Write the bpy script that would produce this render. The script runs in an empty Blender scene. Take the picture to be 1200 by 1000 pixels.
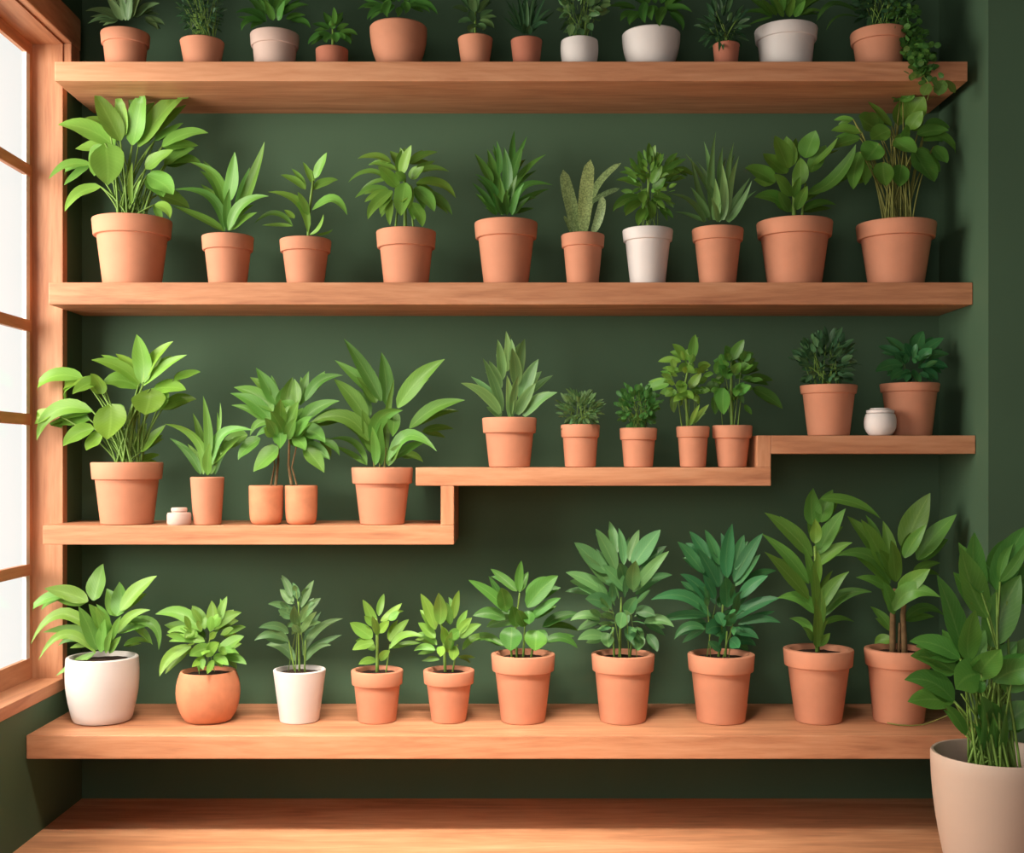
import bpy, bmesh, math, random
from mathutils import Vector
R = random.Random(7)
S = bpy.context.scene
COL = S.collection
PX = 0.002            # metres per pixel on the reference plane y = 0
D = 2.8               # camera distance to that plane
ZC = 0.88             # eye height
def s2y(s): return D*(1/s-1)
def P(px, py, Y):
    s = D/(D+Y)
    return Vector(((px-600)/s*PX, Y, ZC+(540-py)/s*PX))
def zof(py, s): return ZC+(540-py)/s*PX
def xof(px, s): return (px-600)/s*PX

# ------------------------------------------------------------------ materials
def newmat(name):
    m = bpy.data.materials.new(name); m.use_nodes = True
    nt = m.node_tree
    return m, nt, nt.nodes['Principled BSDF']
def N(nt, t, **k):
    n = nt.nodes.new(t)
    for a, v in k.items(): setattr(n, a, v)
    return n
def ramp(nt, stops):
    r = N(nt, 'ShaderNodeValToRGB'); e = r.color_ramp.elements
    e[0].position, e[0].color = stops[0][0], (*stops[0][1], 1)
    e[1].position, e[1].color = stops[-1][0], (*stops[-1][1], 1)
    for p, c in stops[1:-1]:
        q = e.new(p); q.color = (*c, 1)
    return r
def wood(name, scale, a, b, c, rough=.5):
    m, nt, bs = newmat(name)
    tc = N(nt, 'ShaderNodeTexCoord'); mp = N(nt, 'ShaderNodeMapping')
    mp.inputs['Scale'].default_value = scale
    nt.links.new(tc.outputs['Object'], mp.inputs[0])
    n1 = N(nt, 'ShaderNodeTexNoise'); n1.inputs['Scale'].default_value = 1.0; n1.inputs['Detail'].default_value = 7; n1.inputs['Roughness'].default_value = .62
    n1.inputs['Distortion'].default_value = 1.1
    nt.links.new(mp.outputs[0], n1.inputs['Vector'])
    n2 = N(nt, 'ShaderNodeTexNoise'); n2.inputs['Scale'].default_value = 7.0; n2.inputs['Detail'].default_value = 4
    nt.links.new(mp.outputs[0], n2.inputs['Vector'])
    mx = N(nt, 'ShaderNodeMath', operation='MULTIPLY_ADD'); mx.inputs[1].default_value = .3
    nt.links.new(n2.outputs['Fac'], mx.inputs[0]); 
    sb = N(nt, 'ShaderNodeMath', operation='MULTIPLY'); sb.inputs[1].default_value = .75
    nt.links.new(n1.outputs['Fac'], sb.inputs[0]); nt.links.new(sb.outputs[0], mx.inputs[2])
    r = ramp(nt, [(.34, a), (.52, b), (.68, c)])
    nt.links.new(mx.outputs[0], r.inputs[0]); nt.links.new(r.outputs[0], bs.inputs['Base Color'])
    bs.inputs['Roughness'].default_value = rough
    bs.inputs['Specular IOR Level'].default_value = .3
    bp = N(nt, 'ShaderNodeBump'); bp.inputs['Strength'].default_value = .08; bp.inputs['Distance'].default_value = .004
    nt.links.new(mx.outputs[0], bp.inputs['Height']); nt.links.new(bp.outputs[0], bs.inputs['Normal'])
    return m
WA, WB, WC = (.34,.130,.066), (.52,.228,.116), (.62,.305,.168)
M_WOODX = wood('oak_lengthwise', (1.6, 16, 16), WA, WB, WC)
M_WOODZ = wood('oak_upright', (16, 16, 1.6), WA, WB, WC)
M_WOODY = wood('oak_crosswise', (16, 1.6, 16), WA, WB, WC)
M_FLOOR = wood('oak_floor', (1.3, 11, 11), (.33,.135,.066), (.56,.26,.13), (.68,.36,.20), .42)
def paint(name, col, rough=.75, var=.12, scale=3.0, spec=.25):
    m, nt, bs = newmat(name)
    tc = N(nt, 'ShaderNodeTexCoord'); n = N(nt, 'ShaderNodeTexNoise')
    n.inputs['Scale'].default_value = scale; n.inputs['Detail'].default_value = 5
    nt.links.new(tc.outputs['Object'], n.inputs['Vector'])
    r = ramp(nt, [(.3, tuple(c*(1-var) for c in col)), (.7, tuple(min(1, c*(1+var)) for c in col))])
    nt.links.new(n.outputs['Fac'], r.inputs[0]); nt.links.new(r.outputs[0], bs.inputs['Base Color'])
    bs.inputs['Roughness'].default_value = rough; bs.inputs['Specular IOR Level'].default_value = spec
    return m
M_WALL = paint('green_wall_paint', (.064,.117,.066), .7, .08, 2.0)
M_CEIL = paint('ceiling_paint', (.06,.075,.06), .9, .05)
M_SOIL = paint('potting_soil', (.035,.018,.011), .95, .6, 120)
M_TERRA = paint('terracotta', (.58,.245,.145), .72, .07, 14)
M_TERRA2 = paint('dark_terracotta', (.44,.155,.095), .75, .07, 14)
M_TERRA3 = paint('orange_terracotta', (.60,.23,.118), .7, .10, 30)
M_WHITE = paint('white_glaze', (.72,.655,.63), .5, .03, 10)
M_PINK = paint('pale_pink_clay', (.60,.43,.37), .65, .05, 10)
M_BIG = paint('beige_ceramic', (.53,.39,.31), .5, .03, 6)
M_TRUNK = paint('brown_stem', (.17,.10,.045), .8, .3, 60)
M_STALK = paint('green_stalk', (.16,.27,.05), .55, .2, 40)
M_YSTALK = paint('yellow_stalk', (.20,.20,.05), .6, .25, 40)
M_REVEAL = paint('pale_reveal', (.75,.72,.69), .5, .02)  # for the strip that stands in for the outer window reveal

def leafmat(name, style=0):
    m, nt, bs = newmat(name)
    at = N(nt, 'ShaderNodeVertexColor', layer_name='tint')
    uv = N(nt, 'ShaderNodeUVMap', uv_map='leaf')
    sp = N(nt, 'ShaderNodeSeparateXYZ'); nt.links.new(uv.outputs[0], sp.inputs[0])
    def math_(op, a, b=None, c=None):
        n = N(nt, 'ShaderNodeMath', operation=op)
        for i, v in enumerate((a, b, c)):
            if v is None: continue
            if isinstance(v, (int, float)): n.inputs[i].default_value = v
            else: nt.links.new(v, n.inputs[i])
        return n.outputs[0]
    au = math_('ABSOLUTE', math_('SUBTRACT', sp.outputs[0], .5))          # 0 on the midrib, .5 on the edge
    rib = math_('SUBTRACT', 1.0, math_('MINIMUM', math_('MULTIPLY', au, 16.0), 1.0))
    ph = math_('SUBTRACT', math_('MULTIPLY', sp.outputs[1], 70.0), math_('MULTIPLY', au, 42.0))
    vein = math_('POWER', math_('MAXIMUM', math_('SINE', ph), 0.0), 5.0)
    mx = N(nt, 'ShaderNodeMix', data_type='RGBA', blend_type='MIX')
    lt = N(nt, 'ShaderNodeMix', data_type='RGBA', blend_type='ADD'); lt.inputs[0].default_value = 1
    nt.links.new(at.outputs[0], lt.inputs[6]); lt.inputs[7].default_value = (.10,.13,.045,1)
    fac = math_('ADD', math_('MULTIPLY', rib, .55), math_('MULTIPLY', vein, .20))
    if style == 1:    # pale margins
        ed = math_('MULTIPLY', math_('GREATER_THAN', au, .36), .55)
        fac = math_('ADD', fac, ed)
    nt.links.new(math_('MINIMUM', fac, 1.0), mx.inputs[0])
    nt.links.new(at.outputs[0], mx.inputs[6]); nt.links.new(lt.outputs[2], mx.inputs[7])
    out = mx.outputs[2]
    if style == 2:    # mottled grey green
        tc = N(nt, 'ShaderNodeTexCoord'); n = N(nt, 'ShaderNodeTexNoise'); n.inputs['Scale'].default_value = 260
        nt.links.new(tc.outputs['Object'], n.inputs['Vector'])
        rr = ramp(nt, [(.40, (.72,.74,.68)), (.6, (1.3,1.25,1.25))]); nt.links.new(n.outputs['Fac'], rr.inputs[0])
        ml = N(nt, 'ShaderNodeMix', data_type='RGBA', blend_type='MULTIPLY'); ml.inputs[0].default_value = 1
        nt.links.new(out, ml.inputs[6]); nt.links.new(rr.outputs[0], ml.inputs[7]); out = ml.outputs[2]
    nt.links.new(out, bs.inputs['Base Color'])
    bs.inputs['Roughness'].default_value = .42; bs.inputs['Specular IOR Level'].default_value = .4
    tr = N(nt, 'ShaderNodeBsdfTranslucent'); nt.links.new(out, tr.inputs[0])
    ms = N(nt, 'ShaderNodeMixShader'); ms.inputs[0].default_value = .28
    nt.links.new(bs.outputs[0], ms.inputs[1]); nt.links.new(tr.outputs[0], ms.inputs[2])
    nt.links.new(ms.outputs[0], nt.nodes['Material Output'].inputs[0])
    return m
M_LEAF = [leafmat('leaf'), leafmat('pale_edged_leaf', 1), leafmat('mottled_leaf', 2)]

def glassmat():
    m, nt, bs = newmat('window_glass'); nt.nodes.remove(bs)
    t = N(nt, 'ShaderNodeBsdfTransparent'); t.inputs[0].default_value = (.96,.97,.96,1)
    g = N(nt, 'ShaderNodeBsdfGlossy'); g.inputs['Roughness'].default_value = .05
    ms = N(nt, 'ShaderNodeMixShader'); ms.inputs[0].default_value = .05
    nt.links.new(t.outputs[0], ms.inputs[1]); nt.links.new(g.outputs[0], ms.inputs[2])
    nt.links.new(ms.outputs[0], nt.nodes['Material Output'].inputs[0])
    return m
M_GLASS = glassmat()

# ------------------------------------------------------------------ object helpers
def obj(name, bm, mat, parent=None, smooth=False):
    me = bpy.data.meshes.new(name); bm.to_mesh(me); bm.free()
    if smooth:
        for p in me.polygons: p.use_smooth = True
    me.materials.append(mat)
    o = bpy.data.objects.new(name, me); COL.objects.link(o)
    if parent:
        o.parent = parent
        if parent.type == 'EMPTY' or parent.parent:
            rt = parent if parent.type == 'EMPTY' else parent.parent
            me.transform(__import__('mathutils').Matrix.Translation(-rt.location))
    return o
def thing(name, label, cat, loc, group=None):
    o = bpy.data.objects.new(name, None); COL.objects.link(o)
    o.location = loc; o.empty_display_size = .03
    o['label'] = label; o['category'] = cat
    if group: o['group'] = group
    return o
def struct(o):
    o['kind'] = 'structure'; return o
def box(bm, x0, x1, y0, y1, z0, z1, bev=0):
    r = bmesh.ops.create_cube(bm, size=1)
    for v in r['verts']:
        v.co = Vector((x0+(v.co.x+.5)*(x1-x0), y0+(v.co.y+.5)*(y1-y0), z0+(v.co.z+.5)*(z1-z0)))
    if bev:
        es = set(e for v in r['verts'] for e in v.link_edges)
        bmesh.ops.bevel(bm, geom=list(es), offset=bev, segments=2, profile=.6, affect='EDGES')
    return bm
def bx(*a, **k): return box(bmesh.new(), *a, **k)
def lathe(bm, prof, c, seg=44, closed=True):
    rings = []
    for r, z in prof:
        if r < 1e-5: rings.append([bm.verts.new((c[0], c[1], z))])
        else: rings.append([bm.verts.new((c[0]+r*math.cos(2*math.pi*i/seg), c[1]+r*math.sin(2*math.pi*i/seg), z)) for i in range(seg)])
    for a, b in zip(rings, rings[1:]):
        for i in range(seg):
            j = (i+1) % seg
            if len(a) == 1 and len(b) == 1: continue
            if len(a) == 1: bm.faces.new((a[0], b[j], b[i]))
            elif len(b) == 1: bm.faces.new((a[i], a[j], b[0]))
            else: bm.faces.new((a[i], a[j], b[j], b[i]))
    return bm
def tube(bm, pts, r0, r1, seg=6):
    rings = []; n = len(pts)
    for k, p in enumerate(pts):
        t = (pts[min(k+1, n-1)]-pts[max(k-1, 0)]).normalized()
        a = t.cross(Vector((.13, 1, .07))).normalized(); b = t.cross(a)
        r = r0+(r1-r0)*k/(n-1)
        rings.append([bm.verts.new(p+(a*math.cos(2*math.pi*i/seg)+b*math.sin(2*math.pi*i/seg))*r) for i in range(seg)])
    for a, b in zip(rings, rings[1:]):
        for i in range(seg): bm.faces.new((a[i], a[(i+1) % seg], b[(i+1) % seg], b[i]))
    bm.faces.new(rings[0][::-1]); bm.faces.new(rings[-1])
def bez(a, b, c, n): return [a*(1-t)**2+b*2*t*(1-t)+c*t*t for t in [i/(n-1) for i in range(n)]]

# ------------------------------------------------------------------ the room
YB = s2y(.9)                       # back wall
XL = -560*PX; XR = 556*PX
YR = s2y(1.004)                    # front corner of the right pier
CEIL = 2.32
struct(obj('wall_back', bx(XL-.087, XR+.1, YB, YB+.1, -.05, CEIL), M_WALL))
bm = bx(XR, XR+.1, YR, YB, -.05, CEIL); box(bm, XR+.1, XR+1.3, YR, YR+.1, -.05, CEIL)
struct(obj('wall_right', bm, M_WALL))
YJ = s2y(.94); YN = -1.75          # far and near jamb of the window
ZS = zof(795, .94); ZH = zof(52, .94)
XO = XL-.087
bm = bx(XO, XL, YB, YJ+.03, -.05, CEIL); box(bm, XO, XL, YN-.03, -3.1, -.05, CEIL)
box(bm, XO, XL, YN-.03, YJ+.03, -.05, ZS-.03); box(bm, XO, XL, YN-.03, YJ+.03, ZH+.03, CEIL)
bmesh.ops.recalc_face_normals(bm, faces=bm.faces)
struct(obj('wall_left', bm, M_WALL))
struct(obj('floor', bx(XO, XR+1.3, -3.1, YB, -.05, 0), M_FLOOR))
struct(obj('ceiling', bx(XO, XR+1.3, -3.1, YB+.1, CEIL, CEIL+.06), M_CEIL))
# window in the left wall
W = obj('window_1', bx(XO, XL, YJ, YJ+.03, ZS-.03, ZH+.03, bev=.002), M_WOODZ); struct(W)
def wpart(n, b, m, **k): return obj(n, b, m, W, **k)
wpart('near_jamb', bx(XO, XL, YN-.03, YN, ZS-.03, ZH+.03), M_WOODZ)
wpart('window_sill', bx(XO, XL+.001, YN, YJ, ZS-.03, ZS, bev=.002), M_WOODY)
wpart('head_lining', bx(XO, XL, YN, YJ, ZH, ZH+.03), M_WOODY)
bm = bx(XL, XL+.022, YN-.1, YJ+.065, ZH+.004, ZH+.085, bev=.004)
wpart('head_casing', bm, M_WOODY)
wpart('side_casing', bx(XL, XL+.020, YJ+.004, YJ+.063, zof(72,.985)+.003, ZH+.004, bev=.002), M_WOODZ)
XG = XL-.076                       # inner face of the sash
FB = ZS+.052; FT = ZH-.03
bm = bx(XG-.011, XG, YJ-.014, YJ, ZS, ZH, bev=.001); wpart('sash_stile', bm, M_WOODZ)
wpart('sash_stile', bx(XG-.011, XG, YN, YN+.03, ZS, ZH), M_WOODZ)
wpart('sash_rail', bx(XG-.011, XG, YN+.03, YJ-.014, ZS, FB, bev=.001), M_WOODY)
wpart('sash_rail', bx(XG-.011, XG, YN+.03, YJ-.014, FT, ZH, bev=.001), M_WOODY)
for k, py in enumerate((207, 388, 497, 672)):
    z = zof(py-5, .94)
    wpart('glazing_bar', bx(XG-.010, XG+.003, YN+.03, YJ-.014, z-.014, z+.014, bev=.002), M_WOODY)
for yv in (-.62, -1.2):
    wpart('glazing_bar', bx(XG-.010, XG+.002, yv-.014, yv+.014, FB, FT, bev=.002), M_WOODZ)
wpart('outer_reveal_strip', bx(XG-.0105, XG-.001, YJ-.034, YJ-.014, FB, FT), M_REVEAL)  # added whitish strip standing in for the blurred reveal outside the glass
wpart('glass_pane', bx(XG-.008, XG-.005, YN+.03, YJ-.034, FB, FT), M_GLASS)

# ------------------------------------------------------------------ shelves
def shelf_thing(name, label, boards, loc, cat='shelf'):
    t = thing(name, label, cat, loc)
    for n, b, m in boards: obj(n, b, m, t)
    return t
def board(x0, x1, s, y0, y1, sr=None, bev=.002, back=YB-.0005):
    return bx(xof(x0, s), xof(x1, s) if x1 else XR-.001, s2y(s), back, zof(y1, s), zof(y0, s), bev=bev)
S1, S2, S3, S4 = .985, .972, .978, 1.018
Z1, Z2, Z3, Z3m, Z3r, Z4 = zof(72, S1), zof(331, S2), zof(616, S3), zof(548, S3), zof(510.5, S3), zof(862, S4)
def tagmesh(o, label, cat): o['label'] = label; o['category'] = cat; return o
tagmesh(obj('wall_shelf', board(64, 1134, S1, 72, 95), M_WOODX), 'thick wooden wall shelf, topmost, with its underside in view above the second row of plants', 'shelf')
tagmesh(obj('wall_shelf', board(57, None, S2, 331, 357), M_WOODX), 'long straight wooden shelf second from the top, carrying ten potted plants', 'shelf')
st = thing('stepped_shelf', 'wooden wall shelf climbing in two steps from left to right below the long straight shelves', 'shelf', (0, YB, zof(638, S3)))
obj('lower_board', board(50, 532, S3, 616, 638.5), M_WOODX, st)
obj('riser', board(516.5, 532, S3, 569.5, 616), M_WOODZ, st)
obj('middle_board', board(487, 903.5, S3, 548, 569.5), M_WOODX, st)
obj('riser', board(887, 903.5, S3, 510.5, 548), M_WOODZ, st)
obj('upper_board', board(903.5, None, S3, 510.5, 532), M_WOODX, st)
bm = bx(XL+.001, XR-.001, s2y(S4), YB-.0005, zof(890, S4), Z4, bev=.003)
tagmesh(obj('wall_shelf', bm, M_WOODX), 'deep wooden bottom shelf just above the floor, its lit top surface in view', 'shelf')

# ------------------------------------------------------------------ pots
def pot_profile(kind, rb, rt, h):
    """outer profile from base centre to the lip, then the inside down to the soil line"""
    th = max(.0035, rt*.09); b = min(.004, h*.05)
    if kind == 'rim' or kind == 'plain':
        out = [(0, 0), (rb-b, 0), (rb-b*.3, b*.3), (rb, b), (rt, h-b*.6), (rt-b*.4, h-b*.1), (rt-b*.8, h)]
    elif kind == 'cup':
        out = [(0, 0), (rb*.70, 0), (rb*.80, h*.012), (rb*.93, h*.07), (rb*.99, h*.16)] + [(rb+(rt-rb)*(1-(1-t)**2.2), h*(.16+.81*t)) for t in (.15,.3,.45,.6,.75,.9,1)] + [(rt-th*.4, h)]
    elif kind == 'egg':
        out = [(0, 0), (rb*.86, 0), (rb*.97, h*.015)] + [(rb+(rt*1.03-rb)*math.sin(min(1, t/.72)*math.pi/2) - (rt*.03)*max(0, (t-.72)/.28)**2, h*t) for t in (.06,.14,.22,.32,.42,.52,.62,.72,.82,.92,.985)] + [(rt-th*.4, h)]
    elif kind == 'egg2':
        out = [(0, 0), (rb*.93, 0), (rb, h*.012)] + [(rb+(rt-rb)*math.sin(t*math.pi/2)**.9, h*t) for t in (.08,.18,.3,.42,.55,.68,.8,.9,.985)] + [(rt-th*.2, h)]
        th *= .6
    elif kind == 'ball':
        rm = rb            # the belly is wider than the mouth
        out = [(0, 0), (rm*.58, 0), (rm*.66, h*.01)] + [(rm*math.sin(a), h*(.58-.792*math.cos(a))) for a in [math.radians(d) for d in (46,53,60,70,80,90,100,110,117,122)]]
        rt = out[-1][0]; th = rt*.09
    lip = out[-1]
    ins = [(lip[0]-th*.7, lip[1]-.0005), (lip[0]-th, lip[1]-.004), (lip[0]-th*1.15, h*.80)]
    return out+ins, lip[0]-th*1.08
def smoothpot(o, ang=38):
    for p in o.data.polygons: p.use_smooth = True
    o.data.set_sharp_from_angle(angle=math.radians(ang))
def make_pot(root, x, y, z, kind, rb, rt, h, mat, rimh=0, soil=.88):
    prof, rs = pot_profile(kind, rb, rt if kind != 'rim' else rt*.93, h)
    bm = bmesh.new(); lathe(bm, [(r, z+q) for r, q in prof], (x, y))
    bmesh.ops.recalc_face_normals(bm, faces=bm.faces)
    po = obj('pot', bm, mat, root); smoothpot(po)
    if kind == 'rim':
        e = min(.003, rimh*.12); rl = rt*.965; z0 = z+h-rimh
        rp = [(rt*.80, z0+e*.2), (rl-e, z0), (rl-e*.2, z0+e*.4), (rl, z0+e), (rt, z+h-e), (rt-e*.3, z+h-e*.2), (rt-e, z+h+.0004), (rt*.87, z+h+.0004), (rt*.85, z+h-e), (rt*.83, z+h-rimh*.9)]
        bm = bmesh.new(); lathe(bm, rp, (x, y)); bmesh.ops.recalc_face_normals(bm, faces=bm.faces)
        ro = obj('rim', bm, mat, po); smoothpot(ro)
        rs = rt*.845
    bm = bmesh.new()
    rr = [0, .25, .5, .75, .92, 1.0]; zz = [.003, .003, .002, .001, -.001, -.003]
    lathe(bm, [(rs*a, z+h*soil+b) for a, b in zip(rr, zz)], (x, y), 28)
    for v in bm.verts: v.co.z += R.uniform(-.0016, .0016)
    bmesh.ops.recalc_face_normals(bm, faces=bm.faces)
    obj('soil', bm, M_SOIL, root, True)
    return z+h*soil

# ------------------------------------------------------------------ foliage
class Fol:
    def __init__(s, lim): s.v, s.f, s.c, s.uv = [], [], [], []; s.lim = lim
    def clamp(s, p):
        L = s.lim
        p.y = min(p.y, YB-.006)
        p.x = max(p.x, XL+.006 if p.y > YJ-.02 else XL-.05)
        if p.y > YR-.01: p.x = min(p.x, XR-.005)
        for (x0, x1, yf, z0, z1) in L:      # keep leaves out of the boards
            if p.y > yf-.004 and x0-.004 < p.x < x1+.004 and z0-.004 < p.z < z1+.004:
                dz1, dz0, dyf = z1+.004-p.z, p.z-z0+.004, p.y-yf+.004
                m = min(dz0, dz1, dyf)
                if m == dz0: p.z = z0-.004
                elif m == dz1: p.z = z1+.004
                else: p.y = yf-.004
        return p
    def blade(s, pts, w, col, a=.6, b=.85, fold=.22, tilt=.7, wave=.05, base=.12, flat=None):
        n = len(pts); pk = (a/(a+b))**a*(b/(a+b))**b
        i0 = len(s.v); ph = R.uniform(0, 6)
        US = (-1, -.55, 0, .55, 1)
        lastW = None
        for k, p in enumerate(pts):
            t = k/(n-1)
            T = (pts[min(k+1, n-1)]-pts[max(k-1, 0)])
            if T.length < 1e-7: T = Vector((0, 0, 1))
            T.normalize()
            if flat is None:
                pr = Vector((-T.z, 0, T.x))
                if pr.length < .15: pr = Vector((1, 0, 0)) if lastW is None else Vector((lastW.x, 0, lastW.z))
                pr.normalize()
                if lastW is None:
                    if pr.z < -.05 or (abs(pr.z) <= .05 and pr.x < 0): pr = -pr
                elif pr.dot(Vector((lastW.x, 0, lastW.z))) < 0: pr = -pr
                Wd = pr+Vector((0, tilt*(.35+.65*abs(T.x)) if lastW is None or True else 0, 0))
                lastW = Wd.copy()
            else:
                Wd = (flat-T*flat.dot(T))
                if Wd.length < 1e-4: Wd = Vector((1, 0, 0))
                Wd.normalize()
            Nn = T.cross(Wd); 
            if Nn.length > 1e-6: Nn.normalize()
            if flat is None and Nn.y > 0: Nn = -Nn
            prof = (t**a*(1-t)**b/pk) if 0 < t < 1 else 0
            prof = max(prof, base*(1-t)**1.5, .02)
            for u in US:
                q = p+Wd*(u*w*.5*prof)-Nn*(fold*w*.5*prof*(1-abs(u))) + Nn*(wave*w*prof*math.sin(ph+t*9)*abs(u))
                s.v.append(s.clamp(q)); s.uv.append((.5+u*.5, t)); s.c.append(col)
        for k in range(n-1):
            for j in range(4):
                q = i0+k*5+j
                s.f.append((q, q+1, q+6, q+5))
    def build(s, name, mat, root):
        me = bpy.data.meshes.new(name)
        l = root.location
        me.from_pydata([(p.x-l.x, p.y-l.y, p.z-l.z) for p in s.v], [], s.f)
        ca = me.color_attributes.new('tint', 'FLOAT_COLOR', 'POINT')
        for i, c in enumerate(s.c): ca.data[i].color = (*c, 1)
        ul = me.uv_layers.new(name='leaf')
        for lp in me.loops: ul.data[lp.index].uv = s.uv[lp.vertex_index]
        for p in me.polygons: p.use_smooth = True
        me.materials.append(mat)
        o = bpy.data.objects.new(name, me); COL.objects.link(o); o.parent = root
        return o
def vary(c, k=.26):
    a = 1+R.uniform(-k, k); h = R.uniform(-.10, .10)
    return (max(.004, c[0]*a*(1+h*1.4)), c[1]*a, max(.003, c[2]*a*(1-h)))
def arc(B, T, bend, n, sag=0):
    d = T-B; L = math.hypot(d.x, d.z)
    pr = Vector((-d.z, 0, d.x)).normalized() if L > 1e-6 else Vector((1, 0, 0))
    if pr.z < 0: pr = -pr
    return bez(B, (B+T)/2+pr*(bend*2*L), T, n)

BOARDS = []
def addboard(x0, x1, s, y0, y1):
    BOARDS.append((xof(x0, s), xof(x1, s), s2y(s), zof(y1, s), zof(y0, s)))
addboard(64, 1134, S1, 72, 95); addboard(57, 1146, S2, 331, 357)
addboard(50, 532, S3, 616, 638.5); addboard(487, 903.5, S3, 548, 569.5); addboard(887, 1146, S3, 510.5, 532)
addboard(516.5, 532, S3, 569.5, 616); addboard(30, 1170, S4, 862, 890)

ROW = {1: (S1, Z1, 'potted plants on the top shelf'), 2: (S2, Z2, 'potted plants on the second shelf'),
       3: (S3, Z3, 'potted plants on the left part of the stepped shelf'), 4: (S3, Z3m, 'potted plants on the middle part of the stepped shelf'),
       5: (S3, Z3r, 'potted plants on the right part of the stepped shelf'), 6: (S4, Z4, 'potted plants on the bottom shelf')}
G = {'g': (.125,.285,.042), 'b': (.190,.385,.060), 'y': (.215,.420,.050), 'd': (.080,.235,.050), 'e': (.052,.215,.072),
     'm': (.115,.285,.095), 's': (.175,.275,.105), 'x': (.042,.115,.045), 'n': (.090,.250,.040), 'k': (.125,.245,.085), 'c': (.27,.40,.17), 'v': (.165,.32,.10), 'z': (.058,.150,.062)}
def plant(row, cx, rimy, wt, wb, kind, mat, label, leaves=(), col='g', name='potted_plant', stem=None, pet=0, rimh=0, shape=(.6,.85), fill=1.4, bush=None,
          stalks=None, style=0, Y0=None, trunk=None, depth=(.045, -.075), soil=None, fold=.30, z0=None, group=None, base=.12, extra=None, tilt=.7, wmul=1.0):
    s, z, grp = ROW[row] if row else (None, z0, None)
    z += .0004
    if Y0 is None:
        rb_ = wb/2*PX/.955
        Y0 = s2y(s)+.010+rb_ + (.012 if row == 1 else 0) if row != 6 else .105
    sc = D/(D+Y0)
    rt, rb = wt/2*PX/sc, wb/2*PX/sc
    sf = D/(D+Y0-rt) if row in (1, 2) else sc
    h = zof(rimy, sf)-z
    x = xof(cx, sc)
    root = thing(name, label, 'potted plant', (x, Y0, z), group or grp)
    if kind == 'rim' and not rimh: rimh = h*.26
    elif kind == 'rim': rimh = rimh*PX/sc
    zs = make_pot(root, x, Y0, z, kind, rb, rt, h, mat, rimh, soil or (.86 if row != 6 else .93))
    F = Fol(BOARDS); F.root = root; c0 = G[col]
    st = bmesh.new(); hasst = False
    sx, sy = stem or (cx, rimy)
    foot = Vector((xof(sx, sc), Y0, zs-.004))
    nl = len(leaves)
    def leaf(lv, dy, cc, n=11):
        nonlocal hasst
        bx_, by_, tx, ty, w = lv[:5]; bend = lv[5] if len(lv) > 5 else .04
        if len(lv) > 6: dy = lv[6]
        yb = Y0+dy*.30; yt = Y0+dy
        B = P(bx_, by_, yb); T = P(tx, ty, yt)
        F.blade(arc(B, T, bend, n), w*wmul*PX/sc*.97, cc, *shape, fold=fold, base=base, tilt=tilt*R.uniform(.6, 1.2))
        if pet:
            f = foot+Vector((R.uniform(-1, 1)*wt*.19*PX, R.uniform(-.3, .3)*wt*PX*.5, 0))
            if (B-f).length > .008:
                mid = (f+B)/2+Vector(((f.x-B.x)*.22, 0, (B.z-f.z)*.12))
                tube(st, bez(f, mid, B, 8), pet*PX*.62, pet*PX*.42); hasst = True
    for i, lv in enumerate(leaves):
        t = i/max(1, nl-1)
        dy = depth[0]+(depth[1]-depth[0])*t+R.uniform(-.012, .012)
        for _ in range(int(fill)+(R.random() < fill-int(fill))):
            bx_, by_, tx, ty, w = lv[:5]
            ang = R.uniform(-.45, .45); k = R.uniform(.6, .92)
            dx, dz = (tx-bx_)*k, (ty-by_)*k
            tx2, ty2 = bx_+dx*math.cos(ang)-dz*math.sin(ang), by_+dx*math.sin(ang)+dz*math.cos(ang)
            leaf((bx_, by_, tx2, ty2, w*R.uniform(.7, .95), R.uniform(.02, .12), min(dy+R.uniform(.02, .05), .09)), 0, vary(c0), 8)
        leaf(lv, dy, vary(c0))
    if bush:
        bcx, bcy, rx, ry, n, ln, lw = bush[:7]; pts = bush[7] if len(bush) > 7 else None
        C = P(bcx, bcy, Y0-.01); kx, kz = rx*PX/sc, ry*PX/sc; ky = min(kx, .085)
        for i in range(n):
            u = R.uniform(-1, 1); a = R.uniform(0, 2*math.pi); q = math.sqrt(1-u*u)
            d = Vector((q*math.cos(a), q*math.sin(a), u)); rr = R.uniform(.25, 1)**.5
            p = C+Vector((d.x*kx, d.y*ky, d.z*kz))*rr*.86
            if p.z < zs+.002: p.z = zs+R.uniform(.002, .012)
            o = (d+Vector((R.uniform(-.5, .5), R.uniform(-.5, .5)-.25, R.uniform(-.1, .75)))).normalized()
            L = ln*PX*R.uniform(.7, 1.2)
            T = p+o*L; m = p+o*L*.55+Vector((0, 0, L*.12))
            F.blade(bez(p, m, T, 6), lw*PX*R.uniform(.75, 1.2), vary(c0, .25), *shape, fold=.18,
                    flat=Vector((R.uniform(-1, 1), R.uniform(-.4, .4), R.uniform(-.6, .6))).normalized())
            if i % 8 == 0:
                f = foot+Vector((R.uniform(-1, 1)*wt*.25*PX, R.uniform(-1, 1)*wt*.2*PX, 0))
                tube(st, bez(f, (f+p)/2+Vector((0, 0, .01)), p, 6), .001, .0007, 5); hasst = True
    for tk in (trunk or ()):
        pts = [P(a, b, Y0+(c[0] if c else 0)) for a, b, *c in tk[1:]]
        pts[0].z = min(pts[0].z, zs-.003)
        sm = []
        for i in range(len(pts)-1):
            for j in range(4): sm.append(pts[i].lerp(pts[i+1], j/4))
        sm.append(pts[-1]); tube(st, sm, tk[0]*PX*.5, tk[0]*PX*.32, 8); hasst = True
    if extra: extra(F, st, Y0, sc, c0)
    F.build('foliage', M_LEAF[style], root)
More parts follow.
